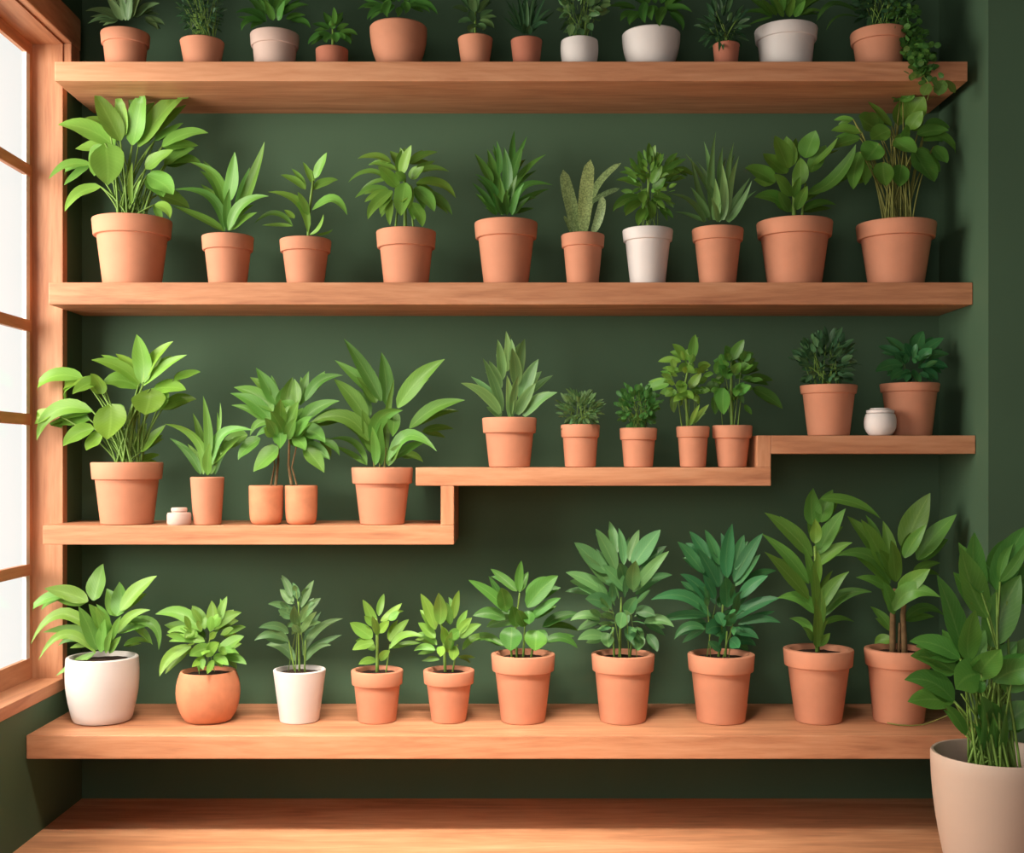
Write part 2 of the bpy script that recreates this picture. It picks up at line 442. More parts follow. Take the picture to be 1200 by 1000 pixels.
    if hasst:
        bmesh.ops.recalc_face_normals(st, faces=st.faces)
        obj('stem', st, stalks or M_STALK, root, True)
    else: st.free()
    return root

T1, T2, T3 = M_TERRA, M_TERRA2, M_TERRA3
# ---- top shelf
plant(1, 147, 30, 56, 44, 'rim', T1, 'terracotta pot of arching grey-green leaves, leftmost on the top shelf', [
 (143,22,128,-12,11),(150,20,166,-14,11),(146,20,146,-24,11),(162,14,187,17,7),(170,22,193,29,9,.12),(170,20,185,35,7,.1),(138,24,116,27,9,.15),(157,20,187,4,12,.12),
 (138,22,100,13,11,.18),(143,24,124,-6,10),(152,22,165,-6,10),(147,24,140,-16,11),(150,24,156,-14,9)], 's', rimh=14, shape=(.5,.95))
plant(1, 237, 40, 51, 40, 'plain', T1, 'plain terracotta pot with a feathery fine-leaved fern on the top shelf', [], 'x', name='potted_fern', bush=(235,8,29,38,400,9,2.6), stem=(240,42))
plant(1, 322, 31, 57, 46, 'rim', M_PINK, 'pale pinkish pot with a banded rim and glossy strap leaves on the top shelf', [
 (317,20,300,-14,10),(320,20,318,-22,11),(325,22,340,-16,10),(322,18,352,-8,9,.1),(330,18,362,6,11,.15),(340,22,364,33,10,.15),(335,22,358,18,9,.1),(310,18,288,-4,9,.1),
 (312,25,276,15,11,.22),(308,24,283,36,11,.3),(320,24,310,0,9),(326,24,334,0,9)], 'n', rimh=15, shape=(.5,.95), fill=1.2)
plant(1, 389, 52, 38, 36, 'plain', T2, 'small dark red pot with a compact leafy plant, fourth from left on top shelf', [
 (388,32,379,14,9),(393,30,402,14,9),(391,30,391,8,7),(386,34,366,28,8,.1),(395,36,409,28,9,.1),(398,38,419,41,8,.15),(382,38,361,52,9,.15),(397,42,411,52,8,.15),
 (387,40,372,40,8),(393,40,404,46,9,.1),(388,40,383,50,9,.2),(392,38,394,50,9),(390,34,388,24,8)], 'n', trunk=[(4,(390,56),(390,30))])
plant(1, 467, 20, 67, 50, 'cup', T1, 'wide bowl-shaped terracotta pot of spreading green leaves on the top shelf', [
 (458,5,430,-8,9,.1),(462,2,445,-20,10),(467,2,467,-26,10),(474,2,490,-18,10),(480,4,508,-6,9,.1),(450,8,419,11,8,.15),(485,2,513,17,9,.15),(480,6,504,15,9,.15),
 (452,8,430,23,10,.15),(475,2,475,16,9,.1,-.06),(462,6,446,16,8,.1),(457,0,454,20,10,.1,-.07),(468,8,466,20,7)], 'n', fill=1.4, shape=(.5,.95))
plant(1, 557, 38, 41, 32, 'plain', T1, 'small terracotta pot with pale pointed leaves on one stem, sixth on the top shelf', [
 (556,15,543,-14,9),(560,15,575,-4,9),(558,12,560,-22,9),(562,20,578,12,7,.1),(563,22,582,20,7,.1),(562,24,579,33,8,.15),(552,24,537,27,9,.15),(548,14,530,9,9,.15),
 (556,15,550,-8,10),(551,13,554,27,9,.05,-.05),(560,28,566,36,8,.2),(557,28,554,38,9,.2)], 'k', trunk=[(3.5,(557,42),(557,8))])
plant(1, 617, 41, 37, 30, 'plain', T2, 'small terracotta pot of thin upright grass blades on the top shelf', [
 (612,38,604,-14,4),(616,38,612,-26,4),(618,38,620,-26,4),(621,38,630,-18,4),(623,38,640,-4,4),(610,38,600,2,4),(614,38,607,-4,3),(620,38,626,-6,3),(624,36,646,10,4,.1),(608,36,594,12,4,.1),
 (612,36,602,32,9,.2),(622,34,642,27,7,.15),(616,40,613,28,9),(619,40,621,30,8),(617,40,617,0,4)], 'x', name='potted_plant', fill=1.5, shape=(.35,.6))
plant(1, 679, 41, 43, 37, 'egg', M_WHITE, 'small rounded white pot holding a bushy broad-leaved herb on the top shelf', [], 'k', name='potted_herb', bush=(680,6,30,33,140,14,8), stem=(680,42), shape=(.6,.95))
plant(1, 763, 28, 68, 52, 'cup', M_WHITE, 'larger plain white tapered pot of mixed green leaves on the top shelf', [
 (755,5,735,-14,9),(760,4,750,-24,9),(768,4,768,-26,9),(775,4,785,-18,9),(780,8,802,-8,9,.1),(745,10,712,8,7,.1),(780,10,811,14,9,.15),(785,15,800,36,8,.2),(745,15,727,25,9,.2),
 (750,14,738,30,8,.2),(757,2,756,27,11,.1,-.06),(780,8,773,31,12,.1,-.08),(765,6,764,24,9,.1)], 'n', fill=1.5, shape=(.5,.9))
plant(1, 851, 47, 31, 26, 'plain', T2, 'tiny terracotta pot of narrow dark leaves between two white pots, top shelf', [], 'x', bush=(848,30,24,25,110,17,4.2), stem=(851,48))
plant(1, 921, 22, 73, 58, 'rim', M_WHITE, 'biggest white pot with a rim band, third from the right on the top shelf', [
 (912,15,897,-16,10),(917,15,912,-26,9),(923,15,930,-24,10),(930,15,950,-14,10),(934,15,964,-4,9,.1),(905,18,874,-4,10,.08),(905,20,866,17,6,.15),(936,18,966,14,7,.15),(910,18,890,-2,9),
 (918,20,905,-4,9),(925,20,932,-6,9),(932,20,944,0,9)], 'g', rimh=14, shape=(.5,.9), fill=1.0)
def trail(F, st, Y0, sc, c0):
    path = [(1052,18,Y0-.02),(1068,40,Y0-.03),(1076,66,s2y(S1)-.012),(1080,86,s2y(S1)-.022),(1092,102,s2y(S1)-.025),(1108,98,s2y(S1)-.03)]
    pts = [P(*p) for p in path]
    tube(st, pts, .0016, .001, 5)
    tube(st, [P(1092,102,s2y(S1)-.024), P(1086,118,s2y(S1)-.024), P(1096,112,s2y(S1)-.02)], .001, .0008, 5)
    for i in range(300):
        t = R.random()*2.9; k = int(t); f = t-k
        p = pts[k].lerp(pts[k+1], f); r = (19-2.4*t)*PX
        d = Vector((R.gauss(0, .55), R.gauss(-.1, .45), R.gauss(0, .55)))
        q = p+d*r
        o = Vector((R.uniform(-1, 1), R.uniform(-1, .1), R.uniform(-.8, .6))).normalized()*(8.5*PX)
        F.blade(bez(q, q+o*.5+Vector((0,0,.001)), q+o, 6), 7.2*PX, vary((.07,.19,.035), .3), .5, .5, fold=.1, flat=Vector((R.uniform(-1,1), R.uniform(-.3,.3), R.uniform(-.6,.6))).normalized())
    for (a, b, c, d, w) in ((1090,98,1082,112,13),(1094,92,1100,106,10),(1106,94,1100,112,15),(1108,94,1119,109,12),(1080,84,1072,92,8),(1076,78,1064,80,8),(1082,80,1090,88,7),(1074,84,1068,94,7)):
        y = s2y(S1)-.028
        F.blade(arc(P(a, b, y), P(c, d, y-.008), .05, 7), w*PX, vary((.15,.25,.05), .1), .5, .55, fold=.12)
    F.blade(arc(P(1006,14,Y0), P(957,25,Y0-.05), .28, 10), 8*PX, vary((.08,.2,.04)), .5, .7)
    F.blade(arc(P(1006,20,Y0), P(968,36,Y0-.05), .2, 10), 3.5*PX, vary((.08,.2,.04)), .5, .7)
plant(1, 1030, 27, 66, 50, 'rim', T1, 'terracotta pot with a small-leaved plant trailing over the top shelf\'s right edge', [], 'x', name='trailing_potted_plant', rimh=13, bush=(1036,-2,38,32,260,12,6), stem=(1032,28), extra=trail)

# ---- second shelf
plant(2, 155, 249, 91, 66, 'rim', T1, 'leftmost terracotta pot on the second shelf, its big bright leaves reaching the shelf above', [
 (195,193,236,192,15,.2),(185,228,222,244,17,.1),(181,165,215,144,11),(190,172,244,156,17,.15),(193,193,228,174,16,.1),
 (155,170,168,101,26,.02),(162,172,227,100,25,.08),(141,165,111,108,24,.02),(134,172,68,146,26,.14),(128,150,100,138,9,.15),
 (106,193,57,210,13,.2),(118,219,76,248,15,.2),(172,206,203,228,25,.1),(171,198,203,176,18,.06),(181,240,199,256,12,.2),(154,240,155,190,6),(123,168,126,217,37,.03,-.085)],
 'b', stem=(152,249), pet=2.2, rimh=20, shape=(.55,.85), stalks=M_STALK, fill=1.5)
plant(2, 267, 272, 60, 44, 'rim', T1, 'small terracotta pot with few long strap leaves, second from left on the second shelf', [
 (262,250,234,200,14,.15),(262,240,222,190,12,.2),(272,268,298,240,10,.15),(277,252,310,166,15,-.02),(266,238,275,178,18,-.02),(263,271,204,222,11,.28),(267,270,269,221,10),(268,270,315,230,14,.22)],
 'g', rimh=17, shape=(.5,.9), fill=0.8)
plant(2, 358, 276, 60, 43, 'rim', T1, 'terracotta pot with one slim stem of small curved leaves, third on second shelf', [
 (371,275,390,269,4,-.1),(343,265,298,262,7,.3),(345,256,333,246,7),(366,215,355,190,7),(367,222,396,211,12,.12),(358,222,329,205,9,.1),(361,272,314,225,11,.27),(366,246,407,252,12,.38),
 (369,209,383,179,12),(361,252,349,225,9),(363,275,379,251,5,-.15)],
 'b', stem=(361,276), rimh=15, trunk=[(4.5,(361,279),(362,250),(367,212))], fill=0.5)
plant(2, 476, 265, 70, 52, 'rim', T1, 'terracotta pot with dense rosette of drooping oval leaves, fourth on the second shelf', [
 (470,195,457,177,11),(480,192,513,178,10,.1),(458,190,419,186,9,.15),(465,200,433,192,8,.1),(480,205,526,201,10,.14),(488,215,534,232,13,.22),(490,225,530,252,12,.15),(455,210,408,214,7,.25),(455,222,416,232,9,.15),
 (455,224,427,237,7,.12),(470,205,482,170,13),(458,232,457,264,10),(482,238,495,266,15,.1),(482,210,497,195,11),(466,220,443,195,16,.05),(460,224,431,257,15,.12),(486,220,509,248,17,.1),(474,212,463,202,12,.1),(475,214,470,253,22,.03,-.085)],
 'b', stem=(475,265), rimh=20, pet=0, fill=1.4, trunk=[(5,(475,268),(474,205)),(3,(462,268),(468,220)),(3,(486,268),(480,225))], shape=(.55,.85))
plant(2, 593, 254, 74, 52, 'rim', T1, 'terracotta pot with crowded pointed upright leaves, middle of the second shelf', [
 (602,205,603,153,9),(585,205,582,165,8),(577,215,556,180,11),(583,225,571,175,13),(600,210,613,170,12),(598,228,640,181,9,.1),(602,250,629,232,9,.2),(598,250,648,217,11,.3),
 (580,248,553,214,8,.06),(583,245,557,204,10,.18),(582,252,566,237,8,.1),(594,225,591,173,13),(594,248,606,205,9),(588,252,586,208,9),(594,252,594,222,9),(590,252,578,226,8),(600,252,614,215,9,.1)],
 'n', rimh=19, shape=(.5,.95), fill=1.4)
plant(2, 683, 271, 51, 37, 'rim', T1, 'terracotta pot with thick mottled grey-green blades, left of the second shelf\'s white pot', [
 (690,250,728,191,9,.13),(692,238,726,221,7,.05),(669,272,661,253,5),(695,272,706,230,11,-.06),(676,272,660,199,16,.0),(684,272,692,187,17,.02)],
 'c', name='potted_snake_plant', rimh=15, shape=(.28,.32), style=2, fill=0, fold=.12, base=.55)
plant(2, 759, 264, 59, 41, 'rim', M_WHITE, 'white tapered pot with bushy narrow leaves, only white pot on the second shelf', [
 (755,210,738,192,8),(755,215,747,183,8),(764,205,778,180,9),(780,195,794,179,8),(780,200,804,186,8),(790,198,814,206,9,.1),(750,208,726,202,7,.1),(752,218,722,211,9,.12),(772,208,802,199,11,.05),(780,212,804,209,9,.1),(768,225,784,215,9),
 (772,243,789,256,8,.1),(765,230,787,235,10,.1),(764,233,776,244,11,.1),(762,192,760,167,10),(764,215,776,194,11),(766,222,780,209,12),(757,243,748,265,11,.1),(752,236,733,253,11,.1),(750,230,718,248,11,.15),(760,235,763,257,11,.1),(755,224,755,238,11,.1,-.08)],
 'g', rimh=14, fill=1.5, bush=(762,214,30,34,70,15,5.5), trunk=[(4,(759,268),(760,200))])
plant(2, 841, 263, 60, 42, 'rim', T1, 'terracotta pot of tall thin upright blades, right of the second shelf\'s white pot', [
 (833,225,825,166,8),(845,220,847,172,8),(853,220,860,167,7),(832,258,810,184,9,-.03),(836,255,839,154,10),(830,255,809,219,10),(826,260,783,227,9,.17),(850,258,866,183,11),(853,260,881,212,8,-.04),(846,258,846,191,12),(838,258,838,209,11),(842,260,833,231,8)],
 'v', name='potted_plant', rimh=15, shape=(.4,1.05), fill=0.9, base=.45)
plant(2, 931, 252, 88, 62, 'rim', T1, 'wide terracotta pot with thick paddle-shaped leaves, second from right on second shelf', [
 (945,236,985,216,6,.1),(940,248,980,240,9,.15),(933,190,933,162,11),(922,203,894,180,19,.03),(908,214,873,197,19,.12),(924,197,908,159,20),(950,202,968,170,15),(944,185,956,153,20),(936,218,938,185,16),(950,195,982,161,6,-.05),(946,228,1003,169,13,-.12),
 (928,248,884,231,16,.18),(931,232,938,207,9),(928,230,907,204,15),(925,248,912,225,14),(934,246,946,218,11)],
 'g', stem=(931,252), wmul=1.18, rimh=18, trunk=[(6,(931,255),(930,205)),(4,(938,255),(944,215))], fill=0.9, shape=(.6,.85), fold=.28)
plant(2, 1050, 254, 91, 63, 'rim', T1, 'big terracotta pot of leaves on thin tan stalks, right end of second shelf', [
 (1000,140,977,141,6,.1),(1010,155,974,153,11,.1),(1008,162,976,174,11,.1),(1085,150,1113,150,13,.15),(1020,195,1004,216,15,.05),(1082,165,1123,180,11,.28),(1075,158,1112,153,13,.1),(1055,117,1045,106,11),(1045,148,1017,119,8),
 (1053,147,1058,117,14),(1058,120,1070,98,15),(1063,142,1083,113,23),(1065,152,1081,130,14),(1094,172,1110,191,15,.05),(1028,150,1006,136,22,.05),(1043,152,1021,164,18,.08),(1030,168,1015,188,22,.04),(1060,165,1062,146,10),
 (1008,178,1000,222,15,.05),(1035,190,1038,218,18,.02),(1057,193,1054,219,16,.02),(1072,175,1095,213,25,.03),(1048,163,1073,179,19,.06,-.09)],
 'g', stem=(1050,254), wmul=1.28, pet=1.6, rimh=18, stalks=M_YSTALK, shape=(.55,.8), fill=0.9)

# ---- stepped shelf, left part
plant(3, 149, 542, 82, 60, 'rim', T1, 'large terracotta pot with broad pale-green leaves at stepped shelf\'s left end, by the window', [
 (190,480,230,468,16,.15),(160,540,187,533,9),(152,535,150,490,15),(158,535,172,496,15),(165,530,194,498,12),(105,492,60,500,15,.1),(204,445,235,436,11,.08),(97,444,38,458,18,.2),(108,482,43,516,20,.3),(62,484,24,497,17,.05),
 (163,455,119,450,22,.2),(180,456,218,457,17,.1),(163,450,107,422,14,.14),(168,448,203,400,15,.12),(168,452,219,416,12,.08),(167,450,160,392,25),(120,508,101,528,18,.1),(110,502,74,523,20,.15),(118,446,85,462,17,.15),(120,462,106,438,17,.1),(176,456,170,486,38,.02,-.06),(129,474,126,515,38,.02,-.09)],
 'y', stem=(150,542), pet=2.2, rimh=20, shape=(.6,.85), fill=1.2)
plant(3, 243, 559, 39, 32, 'plain', T1, 'slim rimless terracotta cup with strap leaves, right beside the tiny squat jar', [
 (255,512,258,472,4),(252,556,266,529,7,.1),(235,556,199,514,10,.1),(247,556,256,538,6),(239,540,226,484,10),(238,556,193,497,12,.25),(243,540,238,464,12),(248,545,296,504,13,.3),(243,557,246,519,13)],
 'g', rimh=0, shape=(.5,.9), fill=0.6)
plant(3, 312, 569, 40, 38, 'cup', T3, 'left of the twin rounded terracotta cups, its leaves fanning out to the left', [
 (322,480,318,440,12),(325,475,300,431,17,.03),(335,478,343,442,16),(330,480,332,454,14),(320,482,274,454,18,.12),(310,492,271,475,9,.1),(318,494,270,461,16,.12),(322,494,293,511,11,.25),(325,502,300,512,9,.15),(290,510,258,534,18,.15),(305,514,279,539,17,.12),(327,503,328,526,15,.05),(326,524,297,553,22,.05),(330,500,329,468,16),(332,508,317,482,15,.05),(322,512,310,490,14,.1)],
 'g', trunk=[(4,(322,574),(326,540),(326,500)),(2.5,(316,574),(322,545),(318,522))], stalks=M_TRUNK, fill=1.2, shape=(.6,1.0))
plant(3, 353, 569, 38, 36, 'cup', T3, 'right of the twin rounded terracotta cups, its leaves fanning out to the right', [
 (362,460,381,437,11,.05),(352,475,362,435,14),(346,475,345,444,15),(358,470,402,440,13,.2),(375,515,398,534,9,.15),(345,480,330,470,12,.1),(365,497,422,507,14,.28),(348,502,398,470,17,.14),(340,500,355,478,12),(352,503,381,519,19,.15),(342,512,358,528,16,.12),(356,523,380,554,18,.05),(338,500,350,470,15),(336,515,347,490,14,.05),(345,512,366,488,14,.1)],
 'g', trunk=[(4,(343,574),(338,545),(340,500)),(2.5,(350,574),(342,548),(348,520))], stalks=M_TRUNK, fill=1.2, shape=(.6,1.0))
plant(3, 448, 548, 72, 52, 'rim', T1, 'terracotta pot of long arching glossy leaves where the stepped shelf first climbs', [
 (430,545,385,515,8,.25),(495,506,532,503,9,.1),(470,535,496,542,9,.2),(453,475,447,413,18),(447,470,403,397,17,.03),(441,472,418,442,14,.1),(453,535,462,445,9),(430,492,391,444,19,.06),(437,532,424,480,17),(466,478,521,421,22,.08),(480,502,545,469,16,.12),(447,545,447,495,12),(440,545,436,500,12),
 (432,517,363,496,18,.28),(455,546,472,520,12,.1),(438,520,472,481,18,.25),(455,540,512,529,15,.42),(462,482,460,512,15,.02,-.07)],
 'g', rimh=19, shape=(.6,.95), fill=0.8, stem=(448,548), trunk=[(3,(440,552),(437,530)),(3,(450,552),(452,525)),(3,(445,552),(446,525))], stalks=M_YSTALK)
# ---- stepped shelf, middle part
plant(4, 597, 490, 64, 48, 'rim', T1, 'terracotta pot of stiff pointed pale-edged blades, largest on the middle step', [
 (594,435,593,388,10),(599,435,599,397,9),(575,465,560,450,7),(615,465,648,440,9),(587,488,570,477,9),(588,445,583,398,12),(607,445,615,397,14),(587,455,573,423,10),(610,468,631,421,17),(588,482,566,420,12),(605,452,600,408,15),(606,486,628,449,14),(586,485,540,449,13,.12),(614,488,653,460,13,.12),
 (597,489,594,440,10),(600,488,608,440,9)], 'v', name='potted_snake_plant', rimh=18, style=1, shape=(.5,.85), fill=0.8, base=.3)
plant(4, 680, 498, 46, 36, 'rim', T1, 'terracotta pot with low tuft of tiny spiky grey-green leaves, second on middle step', [], 'k', name='potted_herb', rimh=15, bush=(680,481,24,20,170,14,4), stem=(680,499))
plant(4, 748, 502, 44, 34, 'rim', T1, 'small terracotta pot with a round clump of tiny bright leaves, third on the middle step', [], 'd', name='potted_herb', rimh=14, bush=(748,477,27,27,230,10,5.5), stem=(748,503), shape=(.5,.5))
plant(4, 812, 500, 39, 30, 'rim', T1, 'left of two narrow terracotta pots of leafy herbs below the upper step', [
 (785,448,757,458,12,.05),(797,436,776,432,8,.1),(798,424,771,424,9,.1),(818,430,833,428,11,.05),(793,462,773,461,11,.12),(793,463,790,484,9,.1),(810,458,826,461,10,.1),(806,422,788,403,12),(812,420,815,392,13),(808,455,822,437,11),(802,459,812,468,10,.1),(808,462,789,471,10,.1),(812,497,831,474,7),(809,498,820,474,6),(806,428,796,436,10,.1),(803,430,812,438,11,.1),(801,447,797,461,14,.05,-.07)],
 'b', name='potted_herb', rimh=13, fill=1.5, trunk=[(3.5,(806,504),(803,450),(810,415)),(2,(800,504),(795,470))], bush=(804,444,24,30,34,14,8), shape=(.55,.8))
plant(4, 858, 499, 47, 33, 'rim', T1, 'right of two narrow terracotta pots of leafy herbs, nearest the upper step', [
 (848,425,836,423,10),(866,424,883,414,13,.05),(875,446,906,446,11,.1),(868,438,889,425,12,.05),(882,455,917,479,15,.08),(842,448,827,460,13,.05),(836,465,838,486,10,.05),(872,475,881,486,7,.05),(848,424,838,438,11,.1),(857,424,850,405,14),(858,422,872,398,13),(866,430,880,430,11),(858,440,868,425,12),(850,440,842,428,11),(861,462,880,452,12,.05),(848,455,848,486,17,.03),(853,430,853,445,13,.05,-.08)],
 'n', name='potted_herb', rimh=15, fill=1.5, trunk=[(4,(858,504),(857,460),(857,425)),(2,(864,504),(868,470))], bush=(860,440,26,32,36,14,9), shape=(.55,.8))
# ---- stepped shelf, right part
plant(5, 971, 452, 66, 48, 'rim', T1, 'terracotta pot with rounded dark small-leaved shrub, left of the jar on the upper step', [], 'z', rimh=10, bush=(968,426,34,36,210,16,7), stem=(970,453), shape=(.6,.95))
plant(5, 1066, 450, 68, 50, 'rim', T1, 'terracotta pot with low star of pointed leaves, right of the upper step\'s jar', [
 (1073,414,1082,388,14),(1062,414,1038,395,11),(1056,415,1029,406,9,.05),(1080,414,1106,396,10),(1082,420,1112,415,9,.08),(1084,425,1111,431,10,.1),(1082,432,1099,446,11,.1),(1068,418,1060,402,12),(1078,420,1092,408,11),(1058,428,1026,436,12,.12),(1064,425,1048,414,11),(1058,434,1044,446,9,.1),(1066,434,1062,448,9,.1),(1073,434,1079,448,9,.1)],
 'e', rimh=10, fill=1.5, bush=(1069,430,20,14,24,15,7), stem=(1067,451), Y0=.152, wmul=1.15)
# ---- bottom shelf
plant(6, 120, 769, 81, 66, 'egg', M_WHITE, 'big rounded white pot of arching leaves at the left end of the bottom shelf', [
 (145,757,176,754,7,.22),(105,755,68,757,9,.2),(137,722,140,682,24),(109,704,121,661,25),(141,716,184,675,18,.08),(103,705,52,690,18,.06),(78,697,33,717,12,.12),(150,728,186,762,11,.35),(137,742,176,715,11,.15),(112,745,36,755,13,.42),(112,765,45,774,11,.42),(113,762,92,711,17,.04),(125,740,104,708,14),(118,765,123,726,15),(128,748,112,711,14),(130,752,142,722,10),(128,766,142,746,9),(124,766,132,736,9)],
 'b', shape=(.6,.95), fill=0.9)
plant(6, 244, 786, 62, 74, 'ball', T3, 'ball-shaped orange clay pot with a dome of bright leaves on the bottom shelf', [
 (262,745,288,735,9,.1),(256,730,266,699,11),(240,736,225,710,14),(247,740,248,704,16),(250,738,283,718,13,.1),(236,740,182,720,15,.2),(232,746,196,741,14,.1),(240,752,198,752,10,.1),(262,770,289,779,10,.12),(256,764,286,746,14,.06),(228,738,217,749,10,.1),(224,758,187,793,14,.18),(245,760,222,769,15,.12),(242,770,257,754,15,.1),(250,770,268,780,10,.1),(240,772,225,782,9,.1),(248,774,243,790,9,.1)],
 'b', fill=1.5, bush=(244,752,32,26,26,20,10), shape=(.6,.85))
plant(6, 351, 784, 61, 46, 'plain', M_WHITE, 'white tapered pot with a slender leafy plant, third on the bottom shelf', [
 (345,775,312,756,12,.2),(355,768,402,725,10,.18),(358,775,388,756,8,.2),(342,700,330,674,9),(343,708,328,691,11),(349,702,343,683,8),(353,712,368,680,10),(353,722,376,701,11),(340,714,314,708,8,.1),(345,724,326,715,13,.05),(352,742,371,717,9),(338,742,303,736,10,.18),(338,752,298,751,11,.25),(347,735,345,710,11),(350,742,343,732,10),(352,730,362,708,8)],
 'k', trunk=[(3,(351,788),(350,740),(350,705)),(2.5,(346,788),(338,750)),(2.5,(357,788),(358,750))], fill=1.2, bush=(349,715,14,26,18,12,7))
plant(6, 442, 785, 61, 45, 'rim', T1, 'small terracotta pot with sparse plant on one pale stem, fourth on bottom shelf', [
 (440,760,426,757,7,.15),(444,722,450,696,9),(446,728,471,707,9,-.03),(456,727,468,717,9),(457,752,479,726,11,.04),(457,760,496,746,8,.22),(440,738,425,703,12),(438,734,427,722,9),(444,742,456,728,11),(436,748,410,730,15,.03),(438,754,413,762,12,.12),(440,776,420,779,9,.18),(446,775,457,763,10,.1),(442,745,436,722,9)],
 'b', rimh=17, trunk=[(4.5,(442,790),(442,745),(441,725)),(2,(452,790),(457,755))], fill=0.6)
plant(6, 526, 785, 60, 41, 'rim', T1, 'small terracotta pot with fuller clump of upright leaves, fifth on bottom shelf', [
 (537,770,557,771,4),(515,773,494,775,5),(542,762,572,747,8,.22),(512,756,485,745,9,.18),(510,762,485,763,8,.18),(532,725,538,692,10),(528,732,523,706,9),(510,748,490,730,11,.04),(510,738,493,696,14),(536,738,548,715,8),(536,744,553,724,11),(540,748,564,732,11,.1),(515,732,514,695,17),(522,756,518,734,10),(538,740,526,751,13,.1),(516,758,516,770,10,.1),(535,758,531,774,13,.1),(524,765,530,740,9)],
 'b', rimh=16, fill=1.2, trunk=[(4,(522,790),(520,750),(516,725)),(2.5,(530,790),(536,755))])
plant(6, 613, 766, 75, 52, 'rim', T1, 'terracotta pot with two round leaves low in front, sixth on the bottom shelf', [
 (636,735,680,720,11,.12),(590,757,543,758,9,.25),(638,752,677,760,10,.22),(605,725,570,735,14,.05),(606,693,575,667,11,.03),(609,694,611,657,11),(617,698,641,676,12,.06),(595,718,549,680,13,.07),(592,726,554,722,14,.15),(618,712,654,675,21,.07),(624,724,657,701,11,.06),(593,716,587,689,19),(605,735,600,710,16),(615,735,606,715,14),(620,716,620,732,15,.03),(600,735,598,763,27,.02),(629,739,627,763,27,.02)],
 'n', rimh=20, shape=(.55,.8), fill=0.9, trunk=[(3,(606,772),(604,735),(609,695)),(3,(613,772),(615,735)),(3,(600,772),(598,750)),(3,(622,772),(626,750))])
plant(6, 730, 766, 74, 54, 'rim', T1, 'terracotta pot with tall dense plume of grey-green leaves, seventh on bottom shelf', [
 (745,697,788,674,12,.14),(722,650,714,611,12),(731,662,725,619,11),(738,658,749,621,12),(752,664,781,640,11),(690,687,668,681,9),(722,668,698,620,17),(742,664,774,621,20),(712,672,673,636,19,.03),(715,687,678,647,12),(712,697,663,671,15,.08),(705,697,677,688,10,.05),(742,694,784,646,14),(745,718,768,722,14,.15),(703,727,668,728,10,.2),(755,730,790,735,11,.2),(708,747,677,750,12,.15),(758,744,770,764,12,.1),
 (718,705,716,683,10),(732,682,726,660,16),(742,692,745,657,18),(735,694,706,662,15,.05),(716,712,686,702,18,.12),(712,742,713,759,16,.05),(748,745,748,763,15,.05),(740,735,738,752,13,.05),(730,718,727,737,15,.03),(734,720,746,700,15,.05)],
 'm', rimh=20, fill=1.5, trunk=[(3.5,(726,772),(728,700)),(3,(720,772),(718,735)),(3,(738,772),(742,735))], bush=(730,722,34,28,30,24,7.5))
plant(6, 845, 766, 78, 56, 'rim', T1, 'terracotta pot with spiky deep emerald leaves, third from right on bottom shelf', [
 (870,688,910,669,10,.12),(828,732,806,730,8,.15),(862,752,886,757,10,.15),(832,658,808,623,15),(843,662,826,621,13),(862,668,872,627,14),(862,687,891,650,11),(825,672,794,635,14),(852,678,858,614,18),(860,682,894,625,15),(860,726,914,701,13,.1),(865,732,915,730,10,.12),(858,742,889,749,11,.18),(826,737,790,750,10,.25),(830,710,797,673,14,.14),(867,702,900,675,13,.1),(842,688,817,643,15),(832,722,763,703,14,.2),(838,702,824,674,12),(852,712,850,676,20),(862,720,866,696,10),
 (855,750,866,760,15,.1),(845,763,830,752,10),(845,735,827,742,18,.15),(840,718,848,735,13,.08),(851,734,862,718,13,.05)],
 'e', rimh=20, fill=1.5, trunk=[(3.5,(842,772),(848,700)),(3,(850,772),(852,740))], bush=(847,720,30,26,30,22,6.5))
plant(6, 959, 760, 81, 54, 'rim', T1, 'terracotta pot with tall cane of tiered leaves, second from right on bottom shelf', [
 (962,612,976,574,20),(955,617,953,572,24),(962,733,1001,729,7,.15),(952,745,925,725,11,.2),(962,585,1032,608,13,.12),(958,650,991,596,18,.04),(952,652,896,601,21,.06),(957,663,999,636,14,.1),(948,684,893,626,16,.06),(955,692,941,640,12),(955,637,955,608,14),(964,724,1022,694,14,.2),(957,720,911,701,16,.2),(948,702,896,647,17,.04),(960,717,995,670,16,.1),(960,758,973,742,10),(957,760,955,700,13),(958,740,962,690,12),(956,715,952,660,12),(955,690,958,645,11),(952,752,940,735,8,.1)],
 'g', rimh=20, trunk=[(5.5,(958,766),(957,700),(955,640))], fill=0.6, shape=(.6,1.0))
def tendril(F, st, Y0, sc, c0):
    z = Z4+.003
    a = [Vector((xof(px, .97), Y0+dy, z+dz)) for px, dy, dz in ((1034,-.055,.004),(1045,-.066,.001),(1060,-.068,0),(1075,-.062,.001),(1088,-.055,.008),(1100,-.06,.02),(1108,-.07,.03))]
    bm = bmesh.new(); tube(bm, a, .0018, .0014, 6); obj('trailing_root', bm, M_YSTALK, F.root, True)
